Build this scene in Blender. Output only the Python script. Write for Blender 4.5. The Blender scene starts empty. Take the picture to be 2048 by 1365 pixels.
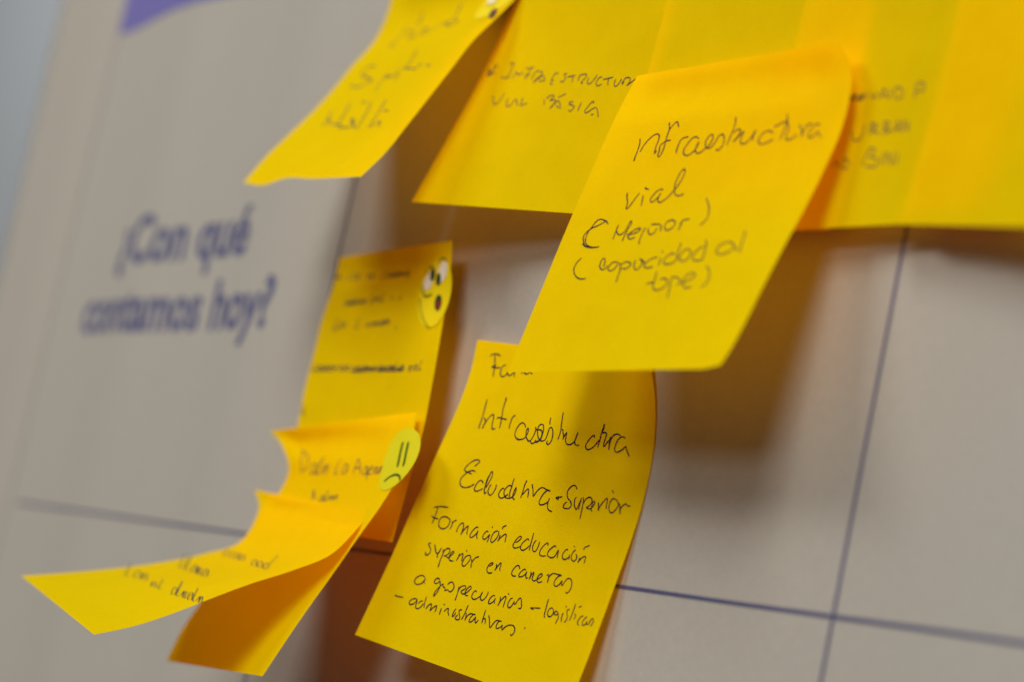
import bpy, math, random
import numpy as np
from mathutils import Vector, Matrix

S = bpy.context.scene
COL = S.collection
MM = 0.001

# ------------------------------------------------------------------ camera
cam = bpy.data.cameras.new('camera')
cam_o = bpy.data.objects.new('camera', cam)
COL.objects.link(cam_o)
RX = Vector((0.49971136, 0.84185052, 0.20390259))
RY = Vector((0.00666282, -0.23912999, 0.97096470))
RZ = -Vector((-0.86616636, 0.48384353, 0.12510507))
CP = Vector((519.69981569, -290.3061169, -75.06304059)) * MM
cam_o.matrix_world = Matrix(((RX.x, RY.x, RZ.x, CP.x), (RX.y, RY.y, RZ.y, CP.y), (RX.z, RY.z, RZ.z, CP.z), (0, 0, 0, 1)))
cam.sensor_width = 36.0
cam.lens = 5200 / 2048 * 36
cam.clip_start = 0.01
cam.clip_end = 50
cam.dof.use_dof = True
cam.dof.focus_distance = 0.562
cam.dof.aperture_fstop = 9.0
S.camera = cam_o

# ------------------------------------------------------------------ world and room light
W = bpy.data.worlds.new('World')
S.world = W
W.use_nodes = True
W.node_tree.nodes['Background'].inputs[0].default_value = (1.0, 0.93, 0.84, 1)
W.node_tree.nodes['Background'].inputs[1].default_value = 0.055

def lamp(name, loc, target, sx, sy, power, col):
    l = bpy.data.lights.new(name, 'AREA'); l.shape = 'RECTANGLE'; l.size = sx; l.size_y = sy
    l.energy = power; l.color = col
    o = bpy.data.objects.new(name, l); COL.objects.link(o)
    o.location = loc
    o.rotation_euler = (Vector(target) - Vector(loc)).to_track_quat('-Z', 'Y').to_euler()
    return o

WARM = (1.0, 0.95, 0.87)
lamp('wall_fill_light', (2.20, -3.30, 2.80), (0, 0, 0), 1.6, 0.8, 58, WARM)
lamp('wall_fill_light', (1.90, -3.00, 3.60), (0, 0, 0), 1.6, 0.8, 84, WARM)
lamp('wall_fill_light', (2.60, -3.90, 1.60), (0, 0, 0), 1.6, 0.8, 55, WARM)
lamp('wall_fill_light', (-0.95, -1.50, 1.20), (-0.1, 0, 0), 1.1, 0.4, 24, WARM)
lamp('wall_fill_light', (0.50, -1.10, 1.80), (0, 0, 0), 0.5, 0.4, 9, WARM)
lamp('wall_fill_light', (-5.20, 0.25, 1.90), (-5.4, 1.6, 0.2), 1.2, 0.4, 9.5, (0.94, 0.98, 1.0))  # added fill lamp, out of view, only brightens the wall behind the poster

S.view_settings.view_transform = 'Standard'
S.view_settings.look = 'None'
S.view_settings.exposure = 0.0
S.view_settings.gamma = 1.0

DATA = {'notes': {}, 'text': {}, 'stick': {}}
DATA['notes']['A'] = [[[-103.25,-0.74,100.6],[-101.38,-1.61,91.32],[-100.45,-4.14,82.21],[-99.67,-9.01,74.1],[-98.63,-13.62,65.87],[-97.69,-18.59,57.84],[-96.76,-24.03,50.12],[-95.71,-29.48,42.42],[-94.64,-34.29,34.32]],
 [[-25.13,-0.28,95.04],[-25.97,-3.34,86.12],[-24.6,-8.69,78.44],[-23.89,-14.06,70.69],[-22.84,-18.57,62.43],[-21.89,-23.05,54.13],[-20.96,-27.57,45.86],[-19.88,-32.15,37.64],[-18.75,-37.65,30.01]]]
DATA['notes']['J'] = [[[-14.88,-0.87,0.19],[-10.85,-3.14,-8.25],[-8.41,-5.8,-17.17],[-7.52,-8.46,-26.36],[-7.57,-10.73,-35.7],[-8.03,-12.67,-45.1],[-8.63,-14.54,-54.51],[-9.47,-16.52,-63.87],[-10.33,-18.51,-73.24]],
 [[61.14,-0.69,-4.86],[65.55,-0.24,-13.4],[68.18,-0.11,-22.68],[68.65,-0.17,-32.32],[67.89,-0.58,-41.93],[66.88,-1.56,-51.48],[66.06,-2.77,-61.01],[65.31,-4.12,-70.54],[64.28,-5.66,-80.01]]]
DATA['notes']['C'] = [[[41.6,-6.14,57.91],[44.27,-10.18,49.73],[46.17,-13.5,41.03],[46.97,-16.06,31.91],[47.27,-18.38,22.69],[47.89,-20.67,13.49],[48.82,-23.06,4.34],[49.89,-25.51,-4.77],[50.84,-27.92,-13.92]],
 [[115.77,-7.14,57.22],[121.28,-6.71,49.56],[122.45,-7.37,40.18],[122.48,-9.52,30.96],[122.97,-12.61,22.02],[123.6,-16.14,13.25],[124.66,-19.73,4.55],[126.02,-23.34,-4.11],[126.94,-27.09,-12.77]]]
DATA['notes']['D'] = [[[-100.63,-0.19,23.53],[-97.6,-1.83,14.76],[-96.32,-3.48,5.56],[-93.62,-4.92,-3.35],[-91.93,-6.08,-12.55],[-89.79,-6.88,-21.69],[-88.4,-7.24,-30.99],[-87.14,-7.38,-40.33],[-85.68,-7.54,-49.63]],
 [[-25.35,-7.41,23.02],[-22.05,-7.77,14.13],[-20.08,-8.22,4.86],[-17.97,-8.87,-4.37],[-15.93,-9.6,-13.61],[-13.83,-10.5,-22.83],[-12.55,-11.67,-32.17],[-11.42,-12.92,-41.53],[-10.29,-14.09,-50.89]]]
DATA['notes']['H'] = [[[-94.64,-11.88,-26.2],[-86.03,-11.42,-30.05],[-79.34,-11.38,-36.71],[-81.14,-13.36,-45.77],[-82.67,-16.88,-54.39],[-83.24,-20.92,-62.91],[-82.91,-24.86,-71.5],[-83.24,-28.59,-80.18],[-81.3,-31.86,-88.84]],
 [[-16.07,-12.18,-19.98],[-9.76,-14.86,-26.55],[-5.34,-18.05,-34.33],[-5.47,-21.28,-43.27],[-6.9,-24.77,-52.0],[-7.39,-28.55,-60.71],[-7.6,-32.62,-69.28],[-7.26,-36.69,-77.87],[-6.36,-40.84,-86.37]]]
DATA['notes']['I'] = [[[-91.31,-13.93,-42.11],[-83.69,-15.23,-47.59],[-82.48,-18.88,-56.26],[-87.41,-25.46,-60.89],[-90.09,-33.69,-64.7],[-91.09,-42.54,-67.93],[-91.37,-51.6,-70.69],[-91.53,-60.72,-73.29],[-91.82,-69.87,-75.74]],
 [[-15.24,-18.85,-45.13],[-8.75,-24.24,-49.45],[-7.82,-30.07,-56.88],[-11.76,-36.84,-62.21],[-14.87,-44.45,-66.89],[-15.88,-52.47,-71.81],[-16.11,-60.56,-76.76],[-16.34,-68.9,-81.25],[-16.79,-77.63,-84.9]]]
DATA['notes']['B'] = [[[-30.0,-0.5,103.63],[-30.0,-1.2,94.15],[-30.0,-2.31,84.72],[-30.0,-4.02,75.38],[-30.0,-6.31,66.16],[-30.0,-9.05,57.06],[-30.0,-12.0,48.03],[-30.0,-15.0,39.01],[-30.0,-18.0,30.0]],
 [[45.0,-0.5,102.44],[45.0,-0.6,92.94],[45.0,-0.71,83.44],[45.0,-0.86,73.94],[45.0,-1.06,64.45],[45.0,-1.36,54.95],[45.0,-1.78,45.46],[45.0,-2.33,35.98],[45.0,-3.0,26.5]]]
DATA['notes']['E'] = [[[94.0,-1.3,96.4],[94.0,-1.51,86.9],[94.0,-1.76,77.41],[94.0,-2.08,67.91],[94.0,-2.47,58.42],[94.0,-2.93,48.93],[94.0,-3.48,39.45],[94.0,-4.15,29.97],[94.0,-4.9,20.5]],
 [[170.0,-0.8,95.34],[170.0,-1.0,85.84],[170.0,-1.22,76.34],[170.0,-1.48,66.84],[170.0,-1.8,57.35],[170.0,-2.25,47.86],[170.0,-2.92,38.39],[170.0,-3.87,28.93],[170.0,-5.0,19.5]]]
DATA['notes']['G'] = [[[42.0,-1.6,97.8],[42.0,-2.07,88.31],[42.0,-2.6,78.83],[42.0,-3.22,69.35],[42.0,-3.92,59.87],[42.0,-4.65,50.4],[42.0,-5.42,40.93],[42.0,-6.2,31.47],[42.0,-7.0,22.0]],
 [[118.0,-0.6,96.25],[118.0,-0.72,86.75],[118.0,-0.86,77.25],[118.0,-1.02,67.75],[118.0,-1.23,58.26],[118.0,-1.52,48.76],[118.0,-1.92,39.27],[118.0,-2.42,29.78],[118.0,-3.0,20.3]]]
DATA['notes']['F'] = [[[145.0,-1.6,94.99],[145.0,-1.94,85.49],[145.0,-2.31,76.0],[145.0,-2.74,66.51],[145.0,-3.24,57.02],[145.0,-3.85,47.54],[145.0,-4.64,38.08],[145.0,-5.64,28.63],[145.0,-6.8,19.2]],
 [[221.0,-1.5,88.05],[221.0,-2.24,78.58],[221.0,-3.17,69.13],[221.0,-4.38,59.7],[221.0,-5.83,50.32],[221.0,-7.48,40.96],[221.0,-9.27,31.63],[221.0,-11.12,22.31],[221.0,-13.0,13.0]]]
DATA['text']['J'] = [
 [
  [0.337,991,557,1105,483,1365,443,1606,489],
  [0.336,1268,486,1303,683,1359,864,1365,1070,1389,1282],
  [0.335,1191,937,1298,916,1450,856],
  [0.335,1191,937,1420,951,1710,924],
  [0.335,1271,883,1353,911,1388,965],
  [0.332,1994,796,1838,844,1765,988,1752,1125,1839,1217,1985,1215,2104,1137,2165,1031,2167,1109,2292,1153,2418,1097,2539,996,2582,1026,2561,1094,2570,1182],
  [0.328,2980,1034,2984,878],
  [0.328,3068,948,3170,999,3296,1000,3390,941,3475,912,3519,962,3559,981],
 ],
 [
  [0.332,1416,2068,1440,2226,1476,2478,1506,2727,1518,2935,1546,3057],
  [0.332,1426,2132,1443,2226],
  [0.33,1609,2673,1692,2725,1727,2784,1721,2909,1711,3025],
  [0.329,1711,3025,1755,2801,1853,2622,1965,2521,2042,2537,2092,2656,2132,2837,2229,2969,2357,2932],
  [0.328,2400,1887,2423,2011,2412,2201,2450,2406,2504,2606,2549,2806,2559,2907],
  [0.328,2427,1906,2449,2030],
  [0.328,2267,2635,2289,2581,2510,2585,2780,2589],
  [0.325,3042,2856,3016,2748,3017,2626,3035,2502,3098,2423,3166,2425],
  [0.322,3836,2718,3787,2654,3679,2597,3597,2597,3485,2671,3415,2820,3411,2960,3504,3067,3660,3116,3810,3097,3965,3028,4007,2924,4025,2823,3992,2738,3942,2735,3934,2835,3971,2948,4065,3035,4179,3098,4254,3089,4324,2982,4365,2840,4372,2722,4317,2640],
  [0.32,4317,2640,4403,2718,4539,2701,4677,2724,4728,2834,4721,2951,4649,3057,4547,3105],
  [0.319,4518,3016,4510,3094],
  [0.32,4284,3085,4327,3137,4411,3146,4510,3094,4666,3026],
  [0.32,4586,2519,4481,2571,4454,2692,4506,2823,4608,2946,4739,3016,4877,3008,4968,2939,4991,2821,5000,2665,5029,2583,5101,2565,5196,2641,5260,2788,5267,2940,5211,3052,5132,3081,5074,3040,5078,2973],
  [0.32,4586,2519,4679,2547,4735,2658,4758,2830,4750,3005],
  [0.319,4954,2269,4953,2378,4989,2487],
  [0.317,5512,2041,5530,2215,5549,2406,5581,2576,5573,2749,5555,2885],
  [0.317,5525,2060,5530,2156],
  [0.316,5626,2571,5671,2565,5720,2655,5788,2742,5785,2846],
  [0.315,5785,2846,5817,2738,5893,2615],
  [0.315,5893,2615,5906,2765,5944,2892,6065,2961,6237,2931,6352,2841,6399,2724,6428,2551],
  [0.313,6428,2551,6377,2745,6374,2857,6466,2930,6625,2910],
  [0.31,7254,2602,7223,2550,7117,2599,6985,2745,6923,2900,7018,2989,7182,2950,7324,2850,7454,2706,7494,2646],
  [0.309,7608,2163,7588,2267,7545,2457,7520,2680,7487,2884],
  [0.309,7608,2163,7622,2282,7589,2396],
  [0.309,7555,2437,7728,2408,7781,2438,7760,2578,7736,2745,7758,2814,7868,2692,8000,2531,8004,2494],
  [0.308,8014,2530,7982,2679,8015,2872],
  [0.307,8015,2872,8010,2675,8076,2486,8204,2398,8351,2390,8463,2422],
  [0.305,8680,2469,8630,2439,8498,2446,8358,2543,8278,2732,8288,2856,8375,2899,8507,2856,8657,2775,8759,2674],
  [0.305,8759,2674,8835,2789,8994,2936],
 ],
 [
  [0.315,2257,4039,2192,3988,2008,4005,1843,4100,1710,4242,1669,4349,1757,4406,1914,4422,2106,4443],
  [0.315,2232,4343,2097,4334,1933,4379,1798,4490,1697,4627,1711,4765,1843,4864,2047,4881,2261,4817,2415,4713],
  [0.316,2085,4195,2210,4066,2234,4002],
  [0.313,2820,4629,2736,4573,2618,4562,2535,4654,2503,4798,2522,4874,2623,4907,2740,4868,2899,4774],
  [0.313,2716,4566,2814,4620],
  [0.312,2976,4722,2954,4568,2953,4371,2988,4228,3055,4257,3089,4409,3052,4572,3016,4735],
  [0.313,2942,4353,2920,4515,2952,4686,3002,4836,3068,4913,3127,4835],
  [0.312,3195,4599,3161,4693,3173,4808,3258,4892,3366,4914,3434,4825,3468,4683,3437,4561],
  [0.309,3874,4637,3802,4620,3728,4700,3710,4819,3793,4902,3922,4910,4034,4844,4130,4751],
  [0.308,4169,4514,4063,4492,3954,4567,3907,4690,3948,4780,4078,4865,4206,4874],
  [0.309,4150,4256,4139,4364,4169,4514,4181,4685,4237,4849],
  [0.308,4206,4874,4352,4811,4420,4724,4418,4571,4376,4500,4360,4599,4365,4733,4453,4852,4522,4841],
  [0.307,4737,4234,4725,4369,4746,4557,4756,4775],
  [0.307,4748,4242,4754,4289],
  [0.306,4781,4666,4857,4539,4946,4459,4985,4500,5067,4715],
  [0.306,5036,4302,5169,4452,5289,4632,5347,4500,5452,4370,5548,4327,5775,4358,5944,4369],
  [0.306,5054,4319,5137,4419],
  [0.303,5949,4378,5839,4367,5714,4461,5639,4642,5641,4773,5725,4816,5891,4770,6014,4675,6028,4570],
  [0.302,6028,4570,6024,4692,6065,4816,6172,4901,6344,4919],
  [0.302,6281,4521,6380,4487,6564,4449],
  [0.301,6294,4519,6412,4546,6425,4489],
  [0.301,6317,4506,6389,4532],
  [0.299,7076,4149,7010,4077,6896,4053,6776,4131,6711,4232,6733,4357,6829,4453,6981,4520,7063,4617,7024,4706,6870,4740,6740,4715,6751,4631,6834,4544],
  [0.277,7162,4355,7135,4441,7186,4579,7288,4672,7332,4702,7375,4567,7403,4345],
  [0.277,7403,4345,7410,4525,7442,4693],
  [0.276,7474,4315,7530,4452,7561,4592,7597,4768,7626,4927],
  [0.276,7548,4485,7587,4370,7713,4278,7836,4295,7890,4377,7850,4491,7723,4575],
  [0.276,7723,4575,7845,4592,7946,4566,8007,4466,8026,4392,7974,4346,7934,4406,7946,4512,7963,4600,8039,4638],
  [0.274,8162,4352,8225,4450,8266,4587],
  [0.274,8266,4587,8285,4458,8359,4322,8477,4187,8519,4216,8540,4347,8579,4483],
  [0.273,8602,3938,8693,4013],
  [0.272,8876,4171,8783,4150,8693,4199,8657,4328,8696,4465,8804,4545,8903,4520,8992,4417,9028,4288,8963,4210,8859,4164],
  [0.272,9043,4233,9115,4327,9222,4522],
  [0.271,9222,4522,9154,4409,9233,4283,9339,4213,9417,4263,9541,4235],
 ],
 [
  [0.296,1007,5685,1198,5633,1494,5592,1665,5583],
  [0.295,1181,5656,1212,5771,1234,5967,1228,6168],
  [0.295,1065,5956,1218,5990,1438,5981],
  [0.293,1865,5876,1683,5868,1535,5934,1520,6076,1619,6198,1805,6234,1958,6177,2028,6046,1999,5932,1865,5876],
  [0.292,2108,5953,2160,5983,2177,6079,2144,6193],
  [0.292,2154,6043,2179,5940,2292,5871],
  [0.291,2502,6208,2496,6081,2522,5978,2627,5900,2679,5931,2744,6076,2751,6251,2796,6106,2911,5948,2948,5981,2973,6113,3031,6200],
  [0.288,3405,5919,3333,5903,3248,5986,3175,6135,3191,6230,3263,6246,3368,6169,3444,6048,3451,5989],
  [0.288,3451,5989,3473,6140,3568,6239],
  [0.287,3921,5953,3863,5935,3786,6006,3760,6108,3805,6177,3890,6190,3975,6107,4028,6002],
  [0.286,4028,6002,4052,6132,4055,6256],
  [0.287,3999,5766,4038,5803],
  [0.286,4302,5857,4187,5916,4155,6056,4192,6184,4274,6217,4358,6134,4417,5989,4392,5879,4296,5848],
  [0.285,4500,5764,4473,5721,4519,5675,4614,5633],
  [0.285,4490,5938,4515,6048,4496,6138],
  [0.285,4496,6138,4558,6021,4710,5880,4761,5890,4799,5997,4829,6115],
  [0.283,5286,6033,5393,5966,5460,5859,5420,5819,5329,5864,5243,6012,5232,6137,5322,6187,5477,6149,5562,6096],
  [0.281,5821,5870,5755,5835,5675,5896,5579,6027,5589,6138,5710,6191,5843,6119,5944,5998],
  [0.281,5900,5630,5935,5793,5970,5993,6005,6146],
  [0.28,6133,5804,6087,5897,6093,6027,6187,6131,6278,6114,6317,5986,6303,5821],
  [0.278,6709,5868,6664,5793,6588,5835,6500,5953,6467,6089,6518,6173,6644,6190,6793,6150],
  [0.277,7059,5851,7021,5812,6937,5864,6837,5984,6819,6098,6911,6155,7058,6161,7164,6099,7199,5918],
  [0.277,7214,5897,7248,6001,7291,6131],
  [0.276,7597,5845,7564,5815,7491,5883,7458,6018,7537,6104,7649,6101,7742,6020,7762,5934],
  [0.275,7761,5980,7794,6084],
  [0.275,7782,5680,7842,5710],
  [0.275,7918,5769,7858,5834,7837,5966,7908,6062,8008,6089,8072,6032,8075,5940,7986,5884],
  [0.274,8235,5711,8252,5645,8422,5551],
  [0.274,8208,5952,8208,6025,8196,6100],
  [0.274,8199,6081,8268,5959,8398,5872,8438,5892,8447,5981,8470,6067],
 ],
 [
  [0.294,1562,6725,1467,6772,1564,6843,1681,6921,1698,7016,1627,7099,1530,7098,1490,7016],
  [0.293,1757,6728,1843,6831,1969,6945,2076,6985,2115,6879,2126,6778],
  [0.292,2126,6778,2098,6901,2062,6987,2133,7092],
  [0.292,2248,6795,2303,6922,2308,7117,2345,7356],
  [0.291,2298,6962,2312,6842,2405,6746,2529,6742,2575,6812,2522,6920,2383,6995],
  [0.291,2495,6974,2636,6996,2717,6883,2780,6812,2737,6772,2671,6813,2637,6927,2687,7025,2805,7061,2910,7031],
  [0.289,3041,6783,3057,6877,3027,7019],
  [0.289,3048,6957,3090,6832,3193,6754,3237,6843,3267,6983],
  [0.288,3311,6626,3314,6677],
  [0.288,3503,6754,3383,6806,3332,6941,3345,7055,3454,7102,3551,7015,3609,6869,3594,6776,3497,6745],
  [0.287,3680,6836,3736,6922,3801,7093],
  [0.287,3798,7074,3747,6939,3822,6771,3963,6706],
  [0.285,4552,6891,4652,6834,4692,6778,4614,6774,4533,6837,4510,6966,4583,7056,4685,7074,4808,7032],
  [0.284,4850,6767,4890,6854,4869,6963],
  [0.284,4877,6952,4936,6808,5011,6689,5048,6749,5058,6860,5114,6925],
  [0.281,5910,6706,5800,6624,5710,6670,5630,6826,5656,6915,5753,6952,5871,6929],
  [0.28,6184,6701,6137,6672,6061,6715,5971,6854,5999,6923,6116,6900,6216,6825,6256,6724],
  [0.28,6256,6724,6265,6834,6342,6912,6387,6866],
  [0.279,6426,6692,6473,6794,6461,6917],
  [0.279,6469,6906,6502,6770,6547,6678,6580,6755,6575,6867,6680,6921,6789,6862],
  [0.278,6789,6862,6888,6788,6951,6702,6913,6663,6833,6697,6785,6808,6822,6893,6911,6922,7045,6859],
  [0.277,7130,6667,7167,6633],
  [0.277,7187,6619,7246,6718,7274,6860],
  [0.277,7267,6825,7252,6680,7357,6569,7519,6556,7742,6550],
  [0.275,7742,6550,7630,6599,7556,6713,7551,6824,7627,6882,7749,6849,7822,6735,7844,6676],
  [0.275,7844,6676,7854,6765,7913,6817,7964,6689],
  [0.275,7964,6689,8022,6596,8118,6568,8231,6619,8297,6733,8298,6878,8228,6973,8147,6953],
 ],
 [
  [0.292,1948,7740,1799,7710,1650,7770,1553,7879,1587,7971,1694,8009,1861,7975,1963,7895,2000,7769],
  [0.292,1988,7752,2006,7867,2063,7925],
  [0.29,2660,7676,2548,7650,2462,7706,2448,7778,2539,7818,2637,7779,2698,7708],
  [0.29,2698,7708,2793,7845,2793,8002,2740,8150,2698,8178,2677,8104,2730,7956,2822,7820],
  [0.29,2822,7820,2894,7766,2928,7838,3047,7852,3079,7943],
  [0.289,3079,7943,3178,7884,3327,7922,3406,7857,3427,7775,3369,7690,3255,7635,3152,7666,3084,7748],
  [0.287,3634,7695,3672,7842,3699,7972,3705,8115],
  [0.287,3670,7862,3684,7723,3806,7631,3911,7629,3938,7691,3837,7769,3793,7817],
  [0.287,3793,7817,3900,7863,4028,7827,4132,7710,4181,7623,4110,7584,4034,7653,3994,7776,4013,7849,4095,7881,4182,7853],
  [0.285,4481,7687,4405,7664,4353,7722,4340,7840,4412,7902,4534,7905,4639,7836],
  [0.284,4639,7836,4727,7742,4727,7628],
  [0.284,4727,7628,4714,7745,4767,7848,4868,7865,4955,7771,4985,7632,4965,7579],
  [0.282,5317,7641,5254,7635,5166,7728,5152,7845,5203,7900,5304,7851,5382,7741,5381,7694],
  [0.282,5381,7694,5387,7796,5433,7843],
  [0.281,5563,7610,5614,7712,5611,7891],
  [0.281,5608,7864,5653,7704,5767,7559,5808,7579,5830,7705,5852,7879],
  [0.281,5818,7455,5896,7486],
  [0.28,6096,7548,6036,7570,5996,7690,6009,7781,6102,7836,6172,7785,6212,7664,6220,7607],
  [0.28,6220,7607,6225,7662,6290,7695,6336,7583],
  [0.279,6336,7583,6393,7488,6449,7486,6524,7582,6605,7714,6567,7768,6488,7757],
  [0.277,6984,7654,7164,7621,7394,7579],
  [0.277,6984,7654,7126,7676],
  [0.276,7574,7268,7597,7400,7630,7595,7677,7767,7724,7776],
  [0.275,7866,7473,7776,7510,7756,7641,7817,7720,7927,7715,7987,7630,7955,7528,7866,7473],
  [0.274,8119,7521,8049,7545,8028,7604,8089,7636,8162,7594,8153,7532],
  [0.274,8167,7557,8256,7683,8242,7777,8223,7862],
  [0.273,8365,7516,8383,7639,8429,7764],
  [0.273,8385,7313,8418,7346],
  [0.231,8585,7371,8496,7408,8536,7499,8605,7593,8602,7683,8549,7757],
  [0.23,8735,7179,8747,7365,8745,7527,8734,7674],
  [0.23,8856,7433,8905,7494,8899,7603],
  [0.23,8910,7242,9006,7196],
  [0.229,9222,7429,9134,7465,9080,7584,9089,7671,9190,7704],
  [0.229,9365,7417,9323,7462,9268,7580,9311,7678,9399,7642,9441,7526],
  [0.229,9441,7526,9450,7613,9535,7596],
  [0.228,9535,7596,9568,7464,9623,7417,9674,7460,9665,7586,9622,7631],
 ],
 [
  [0.295,975,8518,1168,8518,1389,8491],
  [0.292,2072,8447,1987,8415,1828,8459,1753,8554,1803,8623,1906,8611,2012,8539,2060,8430],
  [0.292,2060,8430,2093,8541,2126,8653,2239,8678,2344,8607,2407,8475],
  [0.291,2331,8412,2228,8444,2174,8544],
  [0.291,2410,8268,2437,8429,2506,8592],
  [0.29,2612,8609,2646,8503,2753,8412,2806,8508,2823,8622,2899,8508,3019,8414,3046,8497,3063,8610],
  [0.288,3268,8440,3281,8525,3298,8638],
  [0.288,3297,8303,3352,8329],
  [0.288,3440,8510,3529,8394,3588,8391,3614,8473,3735,8583],
  [0.286,3902,8315,3863,8459,3892,8568,3964,8495,3957,8419],
  [0.285,4177,8296,4069,8338,4126,8422,4221,8517,4234,8581,4102,8610,4034,8576,4096,8467],
  [0.285,4357,8114,4360,8276,4358,8430,4332,8570],
  [0.285,4405,8343,4461,8427,4493,8564],
  [0.285,4490,8536,4514,8416,4606,8329,4748,8318],
  [0.284,4832,8310,4748,8318,4678,8438,4680,8552,4777,8541,4857,8438,4891,8354],
  [0.283,4891,8354,4908,8446,4981,8535,5051,8415],
  [0.283,5175,8086,5197,8233,5222,8360,5246,8487],
  [0.282,5235,8357,5301,8324,5347,8371,5386,8476],
  [0.282,5403,8208,5526,8352,5657,8530,5721,8404,5790,8286,5975,8255],
  [0.28,6032,8253,5929,8275,5885,8387,5918,8483,6020,8461,6111,8376,6115,8338],
  [0.28,6115,8338,6145,8406,6185,8491],
  [0.28,6185,8491,6229,8425,6315,8332,6451,8275,6594,8272,6696,8343,6717,8468,6653,8547,6591,8496],
  [0.277,7080,8205,7073,8262],
 ],
]
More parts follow.
